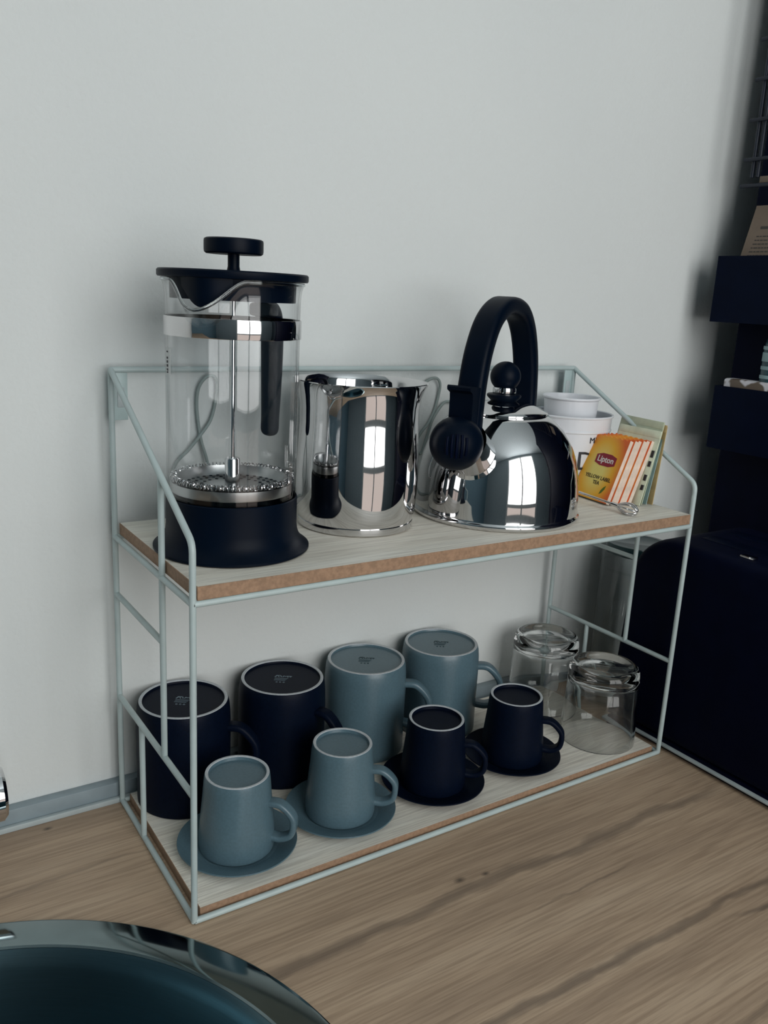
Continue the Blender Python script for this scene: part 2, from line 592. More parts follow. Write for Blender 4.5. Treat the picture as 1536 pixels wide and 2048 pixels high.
# ------------------------------------------------------------------ sink
sk = thing('sink', 'round dark steel sink set into the worktop in the lower left corner', 'sink', (SX, SY, TOP))
obj('rim', lathe([(SR, 0.0002), (SR - 0.001, 0.0022), (SR - 0.004, 0.0034), (SR - 0.018, 0.0040), (0.2215, 0.0042), (0.2185, 0.0038), (0.2172, 0.0026), (0.2172, 0.0016),
                  (0.2195, 0.0010), (0.2225, 0.0012), (SR - 0.004, 0.0008)], 128, True), 'sink_steel', sk)
obj('bowl', lathe([(0.2172, 0.0022), (0.2150, -0.0005), (0.2110, -0.010), (0.2030, -0.045), (0.192, -0.120), (0.180, -0.150), (0.14, -0.158), (0.05, -0.162), (0.0, -0.162)], 128), 'sink_bowl', sk)
obj('drain', lathe([(0.0, -0.159), (0.03, -0.159), (0.042, -0.1585), (0.046, -0.1615)], 48), 'chrome', sk)

# ------------------------------------------------------------------ tap at the left edge
tp = thing('tap', 'chrome horizontal tap body cut off by the left picture edge', 'tap', (-0.19, 0.142, TOP))
def cyl_x(x0, x1, r_, y, z, bev=0.0025, n=48):
    me = lathe([(0, x0), (r_ - bev, x0), (r_, x0 + bev), (r_, x1 - bev), (r_ - bev, x1), (0, x1)], n)
    me.transform(Matrix.Translation((0, y, z)) @ Matrix.Rotation(math.radians(90), 4, 'Y'))
    return me
obj('body', cyl_x(-0.10, 0.0722, 0.0215, 0, 0.0586), 'chrome', tp)
obj('end_cap', cyl_x(0.0735, 0.0905, 0.0215, 0, 0.0586), 'chrome', tp)
obj('column', lathe([(0, 0), (0.027, 0), (0.027, 0.006), (0.022, 0.009), (0.020, 0.012), (0.020, 0.045)], 40), 'chrome', tp)
obj('spout', tube(catmull([(0, -0.015, 0.07), (0, -0.03, 0.16), (0, -0.08, 0.20), (0, -0.13, 0.18), (0, -0.14, 0.15)], 8), 0.011, 20), 'chrome', tp, (-0.085, 0, 0))

# ------------------------------------------------------------------ wire shelf
D, H1, HB, HT, H2, H3, YM, YS = 0.1735, 0.2416, 0.2830, 0.3762, 0.1006, 0.1925, 0.0597, 0.1138
WR = 0.0024
sh = thing('wire_shelf', 'pale sage-green wire shelf with two birch boards standing on the worktop', 'shelf')
def wire(name, pts, r_=WR):
    return obj(name, tube(pts, r_, 10), 'wire', sh)
def bent(pts, rad=0.010, n=5):
    """polyline with rounded corners"""
    P = [Vector(q) for q in pts]
    out = [P[0]]
    for i in range(1, len(P) - 1):
        a = (P[i - 1] - P[i]).normalized()
        b = (P[i + 1] - P[i]).normalized()
        for k in range(n + 1):
            t = k / n
            out.append((P[i] + a * rad) * (1 - t) ** 2 + P[i] * 2 * t * (1 - t) + (P[i] + b * rad) * t * t)
    out.append(P[-1])
    return out
for X in (0.0, 0.5):
    s = 1 if X == 0 else -1
    wire('front_post', bent([(X, 0, 0), (X, 0, HB), (X, D, HT)], 0.007))
    wire('back_post', [(X, D, 0), (X, D, HT)])
    wire('foot_bar', [(X, 0, 0), (X, D, 0)])
    wire('side_bar', [(X, 0, H2), (X, D, H2)])
    wire('middle_post', [(X, YM, H2), (X, YM, HB + (HT - HB) * YM / D)])
    wire('side_bar', [(X, YM, H3), (X, D, H3)])
    wire('short_post', [(X, YS, 0), (X, YS, H2)])
    wire('side_bar', [(X, 0, H1), (X, D, H1)])
    br = obj('wall_bracket', box(-0.0006, 0.0006, -0.0055, 0.0055, -0.019, 0.019, 0.0004), 'bracket', sh,
             (X + s * 0.0075, D + 0.0005, HT - 0.0205), (0, 0, math.radians(90)))
    obj('screw_slot', box(-0.0012, 0.0012, -0.003, 0.003, -0.009, 0.007, 0.0008), 'trim_lip', br)
wire('top_rail', [(0, D, HT), (0.5, D, HT)])
wire('front_rail', [(0, 0, H1), (0.5, 0, H1)])
wire('front_rail', [(0, 0, 0), (0.5, 0, 0)])
wire('back_rail', [(0, D, H1), (0.5, D, H1)])
wire('back_rail', [(0, D, 0), (0.5, D, 0)])
def board(z0, z1, x0, x1, y0, y1):
    me = box(x0, x1, y0, y1, z0, z1, 0.0004, 1)
    me.materials.append(M['birch'])
    me.materials.append(M['mdf'])
    for pl in me.polygons:
        pl.material_index = 0 if abs(pl.normal.z) > 0.9 else 1
    return obj('shelf_board', me, [], sh)
BT = 0.2538                      # top face of the upper board
BL = 0.0065                      # top face of the lower board
board(0.2441, BT, 0.0027, 0.4973, -0.0014, 0.1705)
board(TOP + 0.0006, BL, 0.0055, 0.4945, 0.0032, 0.1705)

# ------------------------------------------------------------------ French press
PX, PY = 0.0600, 0.0765
pr = thing('french_press', 'glass coffee press with black lid, knob and flared black base', 'coffee press', (PX, PY, BT))
SPA = math.atan2(-0.669, -0.743)           # spout direction
HDA = SPA + math.pi
obj('base', lathe([(0.0, 0.0), (0.0560, 0.0), (0.0578, 0.0012), (0.0578, 0.0028), (0.0560, 0.0042), (0.0535, 0.0060), (0.0505, 0.0095), (0.0488, 0.0140),
                   (0.0482, 0.0190), (0.0480, 0.0400), (0.0474, 0.0408), (0.0468, 0.0400), (0.0468, 0.0090), (0.0, 0.0090)], 96), 'black', pr)
def beaker_warp(a, r_, z):
    d = (a - SPA + math.pi) % (2 * math.pi) - math.pi
    g = math.exp(-(d / 0.30) ** 2)
    k = max(0.0, min(1.0, (z - 0.165) / 0.030))
    k = k * k * (3 - 2 * k)
    t = max(0.0, 1 - abs(d) / 0.62)
    t = t * t * (3 - 2 * t)
    return r_ + 0.011 * g * k, z - 0.0190 * t * max(0.0, (z - 0.150) / 0.0425)
gp = [(0.0, 0.0096), (0.040, 0.0096), (0.0445, 0.0115), (0.0466, 0.016), (0.0466, 0.042), (0.0472, 0.06), (0.0472, 0.100), (0.0472, 0.150), (0.0472, 0.160), (0.0472, 0.170), (0.0473, 0.178), (0.0475, 0.184), (0.0480, 0.188), (0.0490, 0.191), (0.0498, 0.1925)]
gi = [(0.0490, 0.1930), (0.0478, 0.1912), (0.0468, 0.188), (0.0462, 0.184), (0.0459, 0.178), (0.0458, 0.170), (0.0458, 0.160), (0.0458, 0.150), (0.0458, 0.100), (0.0458, 0.06), (0.0452, 0.042), (0.0450, 0.018), (0.043, 0.0125), (0.040, 0.0112), (0.0, 0.0112)]
obj('beaker', lathe(gp + gi, 144, warp=beaker_warp), 'glass', pr)
bead = []
for i in range(144):
    a = 2 * math.pi * i / 144
    rr, zz = beaker_warp(a, 0.0492, 0.1925)
    bead.append((rr * math.cos(a), rr * math.sin(a), zz))
obj('rim_bead', sweep(bead, ring(0.0012, 8), True, angle=80), 'bead_glass', pr)
lid = obj('lid', lathe([(0.0, 0.1995), (0.0515, 0.1995), (0.0525, 0.1985), (0.0525, 0.1952), (0.0518, 0.1942), (0.0440, 0.1938), (0.0438, 0.1800), (0.0425, 0.1800), (0.0425, 0.190), (0.0, 0.190)], 96), 'black', pr)
# tongue of the lid that fills the spout
def spout_tongue():
    v, f = [], []
    n = 14
    for i in range(n + 1):
        d = -0.42 + 0.84 * i / n
        a = SPA + d
        t = max(0.0, 1 - abs(d) / 0.62)
        t = t * t * (3 - 2 * t)
        for rr, zz in ((0.0445, 0.1940), (0.0450 + 0.006 * math.exp(-(d / 0.3) ** 2), 0.1940), (0.0447 + 0.004 * math.exp(-(d / 0.3) ** 2), 0.1925 - 0.0175 * t), (0.0440, 0.1925 - 0.0175 * t)):
            v.append((rr * math.cos(a), rr * math.sin(a), zz))
    for i in range(n):
        for k in range(4):
            f.append((i * 4 + k, i * 4 + (k + 1) % 4, i * 4 + 4 + (k + 1) % 4, i * 4 + 4 + k))
    f.append((0, 1, 2, 3))
    f.append((n * 4 + 3, n * 4 + 2, n * 4 + 1, n * 4))
    return mesh('tongue', v, f)
obj('spout_guard', spout_tongue(), 'black', lid)
kn = obj('knob', lathe([(0.0, 0.2110), (0.0190, 0.2110), (0.0203, 0.2120), (0.0206, 0.2135), (0.0206, 0.2195), (0.0203, 0.2208), (0.0190, 0.2215), (0.0, 0.2215)], 64), 'black', pr)
obj('knob_stem', lathe([(0.0052, 0.1990), (0.0046, 0.2005), (0.0041, 0.2030), (0.0041, 0.2115)], 32), 'black', kn)
obj('plunger_rod', lathe([(0.0, 0.045), (0.0016, 0.045), (0.0016, 0.1905), (0.0, 0.1905)], 24), 'chrome', pr)
obj('rod_sleeve', lathe([(0.0, 0.046), (0.0055, 0.046), (0.0055, 0.0665), (0.0048, 0.0675), (0.0016, 0.0675)], 32), 'chrome', pr)
flt = obj('filter_plate', lathe([(0.0, 0.0470), (0.036, 0.0470), (0.0385, 0.0500), (0.0398, 0.0540), (0.0404, 0.0540), (0.0395, 0.0460), (0.0, 0.0455)], 96), 'mesh', pr)
# coil spring round the filter
pts = []
turns = 96
for i in range(turns * 8):
    a = 2 * math.pi * i / (turns * 8)
    b = 2 * math.pi * i / 8
    rr = 0.0428 + 0.0021 * math.cos(b)
    pts.append((rr * math.cos(a), rr * math.sin(a), 0.0535 + 0.0021 * math.sin(b)))
obj('spring_ring', sweep(pts, ring(0.00042, 4), True, angle=60), 'chrome', flt)
obj('filter_skirt', lathe([(0.0446, 0.0440), (0.0449, 0.0450), (0.0447, 0.0510), (0.0443, 0.0510), (0.0444, 0.0445)], 96, True), 'mesh', flt)
holes = []
for rr, cnt in ((0.0225, 22), (0.029, 30), (0.035, 38)):
    for i in range(cnt):
        a = 2 * math.pi * i / cnt
        h = lathe([(0.0, 0.0474), (0.0013, 0.0473), (0.0013, 0.0468)], 8)
        h.transform(Matrix.Translation((rr * math.cos(a), rr * math.sin(a), 0)))
        holes.append(h)
ho = obj('strainer_holes', join(*holes), 'black', flt)
ho['kind'] = 'stuff'
band = obj('steel_band', lathe([(0.0474, 0.1552), (0.0482, 0.1552), (0.0484, 0.1558), (0.0484, 0.1676), (0.0482, 0.1682), (0.0474, 0.1682)], 128, True), 'steel', pr)
hx, hy = math.cos(HDA), math.sin(HDA)
hp = [(0.0500, 0.1735), (0.0600, 0.1745), (0.0685, 0.1700), (0.0725, 0.1560), (0.0730, 0.135), (0.0725, 0.110), (0.0715, 0.090), (0.0705, 0.0735)]
path = catmull([(hx * a, hy * a, b) for a, b in hp], 14)
obj('handle', sweep(path, rrect(0.0085, 0.0062, 0.0055), up=(-hy, hx, 0), scale=lambda t: (0.86 + 0.2 * math.sin(math.pi * min(1, 0.15 + t))) * (1.0 if t < 0.93 else max(0.12, math.sqrt(1 - ((t - 0.93) / 0.07) ** 2)))), 'black', pr)
lug = box(-0.006, 0.008, -0.010, 0.010, 0.0, 0.010, 0.0025)
obj('handle_clip', lug, 'black', pr, (hx * 0.0545, hy * 0.0545, 0.1685), (0, 0, HDA))
# printed label on the glass, left of the spout
LA = math.radians(178)
def label_patch():
    v, f = [], []
    for i in range(5):
        a = LA + 0.05 * (i - 2)
        for z in (0.1285, 0.1465):
            v.append((0.04745 * math.cos(a), 0.04745 * math.sin(a), z))
            v.append((0.04765 * math.cos(a), 0.04765 * math.sin(a), z))
    for i in range(4):
        k = i * 4
        f += [(k, k + 4, k + 6, k + 2), (k + 1, k + 3, k + 7, k + 5), (k, k + 1, k + 5, k + 4), (k + 2, k + 6, k + 7, k + 3)]
    f += [(0, 2, 3, 1), (16, 17, 19, 18)]
    return mesh('patch', v, f)
lb = obj('glass_label', label_patch(), 'sticker', pr)
marks = []
for z, hgt in ((0.1440, 0.0010), (0.1398, 0.0014), (0.1372, 0.0016), (0.1345, 0.0016), (0.1318, 0.0014), (0.1300, 0.0010)):
    b = box(-0.0004, 0.0003, -0.0011, 0.0011, -hgt / 2, hgt / 2)
    b.transform(Matrix.Translation((0.0477 * math.cos(LA), 0.0477 * math.sin(LA), z)) @ Matrix.Rotation(LA, 4, 'Z'))
    marks.append(b)
obj('label_print', join(*marks), 'ink', lb)

# ------------------------------------------------------------------ milk jug
JX, JY = 0.1817, 0.0982
jg = thing('milk_jug', 'shiny open steel milk jug between the coffee press and the kettle', 'jug', (JX, JY, BT))
JA = math.radians(-33)
def jug_warp(a, r_, z):
    k = max(0.0, min(1.0, (z - 0.095) / 0.026))
    k = k * k
    d1 = (a - JA + math.pi) % (2 * math.pi) - math.pi
    d2 = (a - JA - math.pi + math.pi) % (2 * math.pi) - math.pi
    return r_ + k * (0.0030 * math.exp(-(d1 / 0.35) ** 2) + 0.0026 * math.exp(-(d2 / 0.35) ** 2)), z + k * 0.001 * math.exp(-(d2 / 0.3) ** 2)
jo = [(0.0, 0.0), (0.0465, 0.0), (0.0485, 0.0012), (0.0488, 0.0035), (0.0486, 0.0062), (0.0480, 0.0066), (0.0486, 0.0072), (0.0500, 0.015), (0.0512, 0.030), (0.0514, 0.045), (0.0508, 0.060), (0.0499, 0.075), (0.0494, 0.088), (0.0494, 0.100), (0.0500, 0.109), (0.0512, 0.115), (0.0528, 0.1192), (0.0534, 0.1202)]
ji = [(0.0530, 0.1208), (0.0520, 0.1198), (0.0504, 0.1155), (0.0492, 0.109), (0.0486, 0.100), (0.0486, 0.088), (0.0490, 0.075), (0.0500, 0.060), (0.0506, 0.045), (0.0504, 0.030), (0.0492, 0.015), (0.046, 0.008), (0.0, 0.0065)]
obj('body', lathe(jo + ji, 128, warp=jug_warp), 'steel', jg)
JH = math.radians(57)
hp = [(0.0490, 0.100), (0.062, 0.103), (0.074, 0.095), (0.078, 0.075), (0.075, 0.05), (0.064, 0.034), (0.0505, 0.033)]
obj('handle', sweep(catmull([(math.cos(JH) * a, math.sin(JH) * a, b) for a, b in hp], 6), rrect(0.006, 0.0012, 0.001), up=(-math.sin(JH), math.cos(JH), 0)), 'steel', jg)

# ------------------------------------------------------------------ kettle
KX, KY = 0.3225, 0.0818
kt = thing('kettle', 'polished steel whistling kettle with arched black handle and ball knob', 'kettle', (KX, KY, BT))
obj('body', lathe([(0.0, 0.0), (0.0735, 0.0), (0.0750, 0.0008), (0.0762, 0.0022), (0.0766, 0.0038), (0.0760, 0.0054), (0.0748, 0.0062), (0.0746, 0.0075), (0.0742, 0.020), (0.0734, 0.032), (0.0716, 0.044),
                   (0.0690, 0.054), (0.0655, 0.0635), (0.0610, 0.0720), (0.0560, 0.0790), (0.0505, 0.0848), (0.0450, 0.0892), (0.0412, 0.0917), (0.0398, 0.0918), (0.0394, 0.0905), (0.0390, 0.088), (0.0, 0.087)], 144, angle=50), 'steel', kt)
kl = obj('lid', lathe([(0.0388, 0.0890), (0.0398, 0.0930), (0.0402, 0.0938), (0.0396, 0.0946), (0.0350, 0.0966), (0.0270, 0.0996), (0.0180, 0.1018), (0.0090, 0.1028), (0.0, 0.1030)], 96, angle=50), 'steel', kt)
kb = obj('knob', lathe([(0.0, 0.1025), (0.0110, 0.1022), (0.0150, 0.1060), (0.0154, 0.1074), (0.0148, 0.1084), (0.0105, 0.1088), (0.0, 0.1088)], 48), 'black', kl)
obj('knob_collar', lathe([(0.0100, 0.1086), (0.0104, 0.1098), (0.0106, 0.1130), (0.0101, 0.1145), (0.0, 0.1145)], 48), 'chrome', kb)
sph = [(0.0136 * math.sin(math.pi * k / 24), 0.1242 - 0.0132 * math.cos(math.pi * k / 24)) for k in range(25)]
obj('knob_ball', lathe(sph, 48, angle=80), 'black', kb)
KD = Vector((-0.8767, -0.481, 0)).normalized()
KA = math.atan2(KD.y, KD.x)
def kp(u, z, s=0.0):
    return (KD.x * u - KD.y * s, KD.y * u + KD.x * s, z)
# arched handle
hp = [(0.079, 0.083), (0.0785, 0.100), (0.0760, 0.122), (0.0680, 0.148), (0.0520, 0.171), (0.0290, 0.1835), (0.0060, 0.1855), (-0.0180, 0.1795), (-0.0370, 0.163), (-0.0500, 0.138), (-0.0560, 0.110), (-0.0575, 0.090), (-0.0575, 0.078)]
path = catmull([kp(u, z) for u, z in hp], 6)
hdl = obj('handle', sweep(path, rrect(0.0112, 0.0072, 0.0045), up=(-KD.y, KD.x, 0)), 'black', kt)
# spout with collar and whistle
sp_dir = Vector((KD.x * 0.84, KD.y * 0.84, 0.54)).normalized()
def along(o_me, origin, d):
    q = Vector((0, 0, 1)).rotation_difference(d)
    o_me.transform(Matrix.Translation(origin) @ q.to_matrix().to_4x4())
    return o_me
s0 = Vector(kp(0.0545, 0.0560))
obj('spout', along(lathe([(0.0205, -0.004), (0.0212, 0.006), (0.0222, 0.0085), (0.0208, 0.0098), (0.0196, 0.011), (0.0190, 0.020), (0.0188, 0.036)], 64), s0, sp_dir), 'steel', kt)
bc = Vector(kp(0.1010, 0.0765))
ball = [(0.0218 * math.sin(math.pi * k / 28), -0.0218 * math.cos(math.pi * k / 28)) for k in range(29)]
wh = obj('whistle', along(lathe(ball, 64, angle=80), bc, sp_dir), 'black', kt)
fd = (KD * 0.9 + Vector((0.12, -0.45, 0.05))).normalized()
side = fd.cross(Vector((0, 0, 1))).normalized()
upv = side.cross(fd)
for k in range(-2, 3):          # raised vent ribs on the whistle face
    hgt = 0.0105 * math.sqrt(1 - (k / 3.1) ** 2)
    pts = []
    for j in range(9):
        tt = -1 + 2 * j / 8
        d_ = (fd + side * (k * 0.19) + upv * (tt * hgt / 0.0218)).normalized()
        pts.append(bc + d_ * 0.0217)
    obj('vent_rib', tube(pts, 0.0012, 8), 'black_gloss', wh)
# trigger plate between whistle and handle
tg = [(0.0105, 0.083), (0.0105, 0.112), (0.0112, 0.1165), (0.0165, 0.1190), (0.0172, 0.1215), (0.0160, 0.1228), (0.0095, 0.1222), (-0.012, 0.1195), (-0.014, 0.1130), (-0.014, 0.080)]
tgm = prism(tg, -0.0100, 0.0100)
obj('spout_trigger', tgm, 'black', kt, (KD.x * 0.0870, KD.y * 0.0870, 0.0), (0, 0, KA))

# ------------------------------------------------------------------ white pots
QX, QY = 0.4700, 0.1425
pt = thing('enamel_pot', 'large white enamel pot with black lettering behind the kettle', 'pot', (QX, QY, BT))
po = [(0.0, 0.0), (0.0365, 0.0), (0.0380, 0.0015), (0.0415, 0.050), (0.0422, 0.0620), (0.0432, 0.0630), (0.0432, 0.0645), (0.0424, 0.0655), (0.0430, 0.0770), (0.0444, 0.0776), (0.0446, 0.0788), (0.0438, 0.0796), (0.0424, 0.0788), (0.0412, 0.064), (0.037, 0.0025), (0.0, 0.0025)]
pb = obj('body', lathe(po, 80), 'enamel', pt)
def wrap(me, ang, rad, z, tilt=0.0):
    for v_ in me.vertices:
        a = ang + v_.co.x / rad
        rr = rad + v_.co.z
        zz = z + v_.co.y
        v_.co = (rr * math.cos(a), rr * math.sin(a), zz)
    return me
TA = math.radians(-98)
obj('lettering', wrap(text_mesh('MY', 0.0085, 0.0002), TA + 0.02, 0.0424, 0.0560), 'ink', pt)
obj('lettering', wrap(text_mesh('D', 0.027, 0.0003, 0.0), TA - 0.16, 0.0412, 0.0340), 'ink', pt)
ip = thing('enamel_cup', 'small white round cup standing inside the large white pot', 'cup', (QX - 0.001, QY, BT + 0.0028))
obj('body', lathe([(0.0, 0.0), (0.022, 0.0), (0.0235, 0.002), (0.0275, 0.080), (0.0282, 0.0905), (0.0298, 0.0915), (0.0300, 0.0930), (0.0292, 0.0938), (0.0276, 0.0930), (0.0266, 0.080), (0.0225, 0.003), (0.0, 0.003)], 72), 'enamel', ip)
obj('rolled_rim', lathe([(0.0290 + 0.0013 * math.cos(2 * math.pi * k / 10), 0.0925 + 0.0013 * math.sin(2 * math.pi * k / 10)) for k in range(10)], 72, True, angle=80), 'enamel', ip)

# ------------------------------------------------------------------ tea sachets
TH = -1.66
E_ = Vector((math.cos(TH), math.sin(TH), 0))
N_ = Vector((-math.sin(TH), math.cos(TH), 0))
lam = math.radians(20.0)
UPB = Vector((0, 0, math.cos(lam))) + N_ * math.sin(lam)
NB = N_ * math.cos(lam) - Vector((0, 0, math.sin(lam)))    # out of the back of the sachet
BW, BH, BTK = 0.0505, 0.0655, 0.0042
def zigzag_sachet():
    """local: x along width (0 = right edge), y thickness (front at -y), z height; top edge serrated"""
    n = 14
    v, f = [], []
    top = []
    for i in range(n + 1):
        top.append((-BW + BW * i / n, BH - (0.0012 if i % 2 else 0)))
    out = [(-BW, 0.0), ] + top + [(0.0, 0.0)]
    m_ = len(out)
    for y in (-BTK / 2, BTK / 2):
        v += [(x, y, z) for x, z in out]
    f.append(tuple(range(m_)))
    f.append(tuple(range(2 * m_ - 1, m_ - 1, -1)))
    for i in range(m_):
        j = (i + 1) % m_
        f.append((i, j, m_ + j, m_ + i))
    me = bpy.data.meshes.new('sachet')
    me.from_pydata(v, [], f)
    me.materials.append(M['tea_face'])
    me.materials.append(M['paper_edge'])
    for k, pl in enumerate(me.polygons):
        pl.material_index = 0 if (k < 2 or 3 <= k <= n + 2) else 1
    bm = bmesh.new(); bm.from_mesh(me)
    bmesh.ops.recalc_face_normals(bm, faces=bm.faces)
    bm.to_mesh(me); bm.free()
    return me
SM = zigzag_sachet()
def basis(e, nback, up_, loc):
    m_ = Matrix.Identity(4)
    for r_ in range(3):
        m_[r_][0] = e[r_]
        m_[r_][1] = nback[r_]
        m_[r_][2] = up_[r_]
        m_[r_][3] = loc[r_]
    return m_
B0 = Vector((0.4440, 0.0555, BT + 0.0009))
ordn = ['front', 'second', 'third', 'fourth', 'fifth', 'rearmost']
for k in range(6):
    off = N_ * (0.0047 * k) + E_ * (0.0007 * k + (0.0012 if k % 2 else 0))
    root = thing('tea_sachet', 'front orange and yellow paper tea sachet with red logo' if k == 0 else
                 '%s orange tea sachet counted from the front, mostly showing its pale paper edge' % ordn[k], 'tea bag', group='orange tea sachets leaning in a row')
    root.matrix_world = basis(E_, NB, UPB, B0 + off + Vector((0, 0, 0.0005)))
    en = obj('envelope', SM, [], root)
    if k == 0:
        yf = -BTK / 2
        R90 = Matrix.Rotation(math.radians(90), 4, 'X')
        cx = -BW / 2 - 0.0005
        lg = [(-0.0140, 0.0040), (-0.0060, 0.0062), (0.0060, 0.0062), (0.0140, 0.0040), (0.0140, -0.0042), (0.0060, -0.0064), (-0.0060, -0.0064), (-0.0140, -0.0042)]
        b1 = prism(lg, -0.0003, 0.0003)
        badge = obj('logo_badge', b1, 'red_logo', root, (cx + 0.0035, yf, 0.0415))
        t = text_mesh('Lipton', 0.0088, 0.00012, 0.0001)
        t.transform(R90)
        obj('logo_word', t, 'white_ink', badge, (0, -0.0004, 0))
        for s_, z_, sz in (('YELLOW LABEL', 0.0225, 0.0052), ('TEA', 0.0172, 0.0052)):
            t = text_mesh(s_, sz, 0.0001, 0.0001)
            t.transform(R90)
            obj('print_line', t, 'brown_ink', root, (cx + 0.002, yf - 0.0001, z_))
        lf = [(0.0, 0.0), (0.003, 0.002), (0.0055, 0.006), (0.006, 0.010), (0.003, 0.0075), (0.0008, 0.004)]
        obj('leaf_print', prism(lf, -0.0001, 0.0001), 'leaf', root, (cx + 0.011, yf, 0.007))

# green and kraft packets leaning behind the sachets
def packet(label, w_, h_, t_, mat, loc, th, lam_, parts=True):
    e = Vector((math.cos(th), math.sin(th), 0))
    n_ = Vector((-math.sin(th), math.cos(th), 0))
    up_ = Vector((0, 0, math.cos(lam_))) + n_ * math.sin(lam_)
    nb = n_ * math.cos(lam_) - Vector((0, 0, math.sin(lam_)))
    root = thing('tea_packet', label, 'tea packet')
    root.matrix_world = basis(e, nb, up_, Vector(loc))
    v, f = [], []
    nx, nz = 10, 12
    for s in (-1, 1):
        for i in range(nx + 1):
            for j in range(nz + 1):
                x = -w_ + w_ * i / nx
                z = h_ * j / nz
                bulge = max(0.0, math.sin(math.pi * i / nx)) ** 0.5 * max(0.0, math.sin(math.pi * min(1, (j + 0.5) / (nz - 0.5)))) ** 0.5
                v.append((x, s * (0.0004 + bulge * t_ / 2), z))
    q = (nx + 1) * (nz + 1)
    for s in (0, 1):
        for i in range(nx):
            for j in range(nz):
                a = s * q + i * (nz + 1) + j
                f.append((a, a + nz + 1, a + nz + 2, a + 1))
    for i in range(nx):
        for j in (0, nz):
            a = i * (nz + 1) + j
            f.append((a, a + nz + 1, q + a + nz + 1, q + a))
    for j in range(nz):
        for i in (0, nx):
            a = i * (nz + 1) + j
            f.append((a, a + 1, q + a + 1, q + a))
    obj('pouch', mesh('pouch', v, f), mat, root)
    obj('seal', box(-w_ + 0.0005, -0.0005, -0.0007, 0.0007, h_ - 0.006, h_ + 0.0012, 0.0003), mat, root)
    return root
g1 = packet('pale green tea packet right behind the orange sachets, dark print along its edge', 0.055, 0.074, 0.004, 'pale_green', (0.4745, 0.0420, BT + 0.0006), TH + 0.05, math.radians(15))
g2 = packet('tall grey-green foil tea packet standing rearmost against the pot', 0.060, 0.082, 0.004, 'green_pack', (0.4800, 0.0440, BT + 0.0006), TH - 0.02, math.radians(12))
g3 = packet('blue-grey tea packet between the green and the brown paper packets', 0.052, 0.074, 0.004, 'blue_pack', (0.4855, 0.0430, BT + 0.0006), TH, math.radians(10))
g4 = packet('brown kraft paper tea packet nearest the right shelf frame', 0.052, 0.078, 0.003, 'kraft', (0.4912, 0.0400, BT + 0.0006), TH, math.radians(5))
for z_, s_ in ((0.052, 0.0035), (0.042, 0.0028), (0.028, 0.003), (0.018, 0.0026)):
    obj('edge_print', box(-0.0045, -0.0012, -0.0003, 0.0003, z_ - s_, z_ + s_, 0.0001), 'ink', g1, (0, -0.0012, 0))

# ------------------------------------------------------------------ mini whisk
wk = thing('mini_whisk', 'small steel wire whisk lying in front of the orange tea sachets', 'whisk')
a_, b_ = Vector((0.4335, 0.0330, 0.2603)), Vector((0.4225, 0.1030, 0.2668))
obj('handle', tube([a_, a_.lerp(b_, 0.5), b_], 0.0013, 10), 'steel', wk)
obj('handle_wrap', tube([a_.lerp(b_, -0.03), a_.lerp(b_, 0.1)], 0.0021, 10), 'steel', wk)
axd = (a_ - b_).normalized()
s1 = axd.cross(Vector((0, 0, 1))).normalized()
s2 = s1.cross(axd)
for k in range(4):
    ph = math.pi * k / 4 + 0.3
    sd = s1 * math.cos(ph) + s2 * math.sin(ph)
    pts = []
    for q in range(20):
        t = 2 * math.pi * q / 20
        pts.append(a_ + axd * (0.0100 - 0.0105 * math.cos(t)) + sd * 0.0056 * math.sin(t) * (1 - 0.25 * math.cos(t)) + Vector((0, 0, 0.0001)))
    obj('wire_loop', tube(pts, 0.0009, 8, True), 'steel', wk)
obj('hanging_loop', tube([b_ + (-axd) * (0.005 - 0.005 * math.cos(t)) + s1 * 0.003 * math.sin(t) for t in [2 * math.pi * q / 14 for q in range(14)]], 0.0008, 8, True), 'steel', wk)

# ------------------------------------------------------------------ mugs (upside down)
def mug_body(R, Rb, H, th, ringw):
    o = [(R - 0.0012, 0.0), (R, 0.0010), (R + 0.0002, 0.004), (R, H * 0.35), (Rb + 0.0018, H * 0.72), (Rb + 0.0013, H - 0.012), (Rb + 0.0006, H - 0.005), (Rb - 0.0004, H - 0.0012), (Rb - 0.0008, H - 0.0004)]
    i = [(Rb - ringw, H - 0.0004), (Rb - ringw - 0.0006, H - 0.0022), (0.0, H - 0.0025)]
    inn = [(0.0, H - 0.006), (Rb - th - 0.004, H - 0.006), (Rb - th, H - 0.010), (R - th, H * 0.4), (R - th, 0.003), (R - th + 0.0008, 0.0004)]
    return lathe(o + i + inn, 72, True, angle=40)
def ring_mesh(Rb, H, ringw):
    return lathe([(Rb - 0.0008, H - 0.0005), (Rb - 0.0010, H), (Rb - ringw + 0.0003, H), (Rb - ringw - 0.0001, H - 0.0005)], 72, True)
def ear(R, z0, z1, out, wid, thk, skew=0.5):
    zm = z0 + (z1 - z0) * skew
    pts = catmull([(R - 0.002, 0, z1), (R + out * 0.45, 0, z1 - (z1 - z0) * 0.02), (R + out * 0.92, 0, z1 - (z1 - z0) * 0.30), (R + out, 0, z0 + (z1 - z0) * 0.42), (R + out * 0.88, 0, z0 + (z1 - z0) * 0.14), (R + out * 0.45, 0, z0), (R - 0.001, 0, z0 + 0.001)], 6)
    return sweep(pts, rrect(wid, thk, thk * 0.85), up=(0, 1, 0))
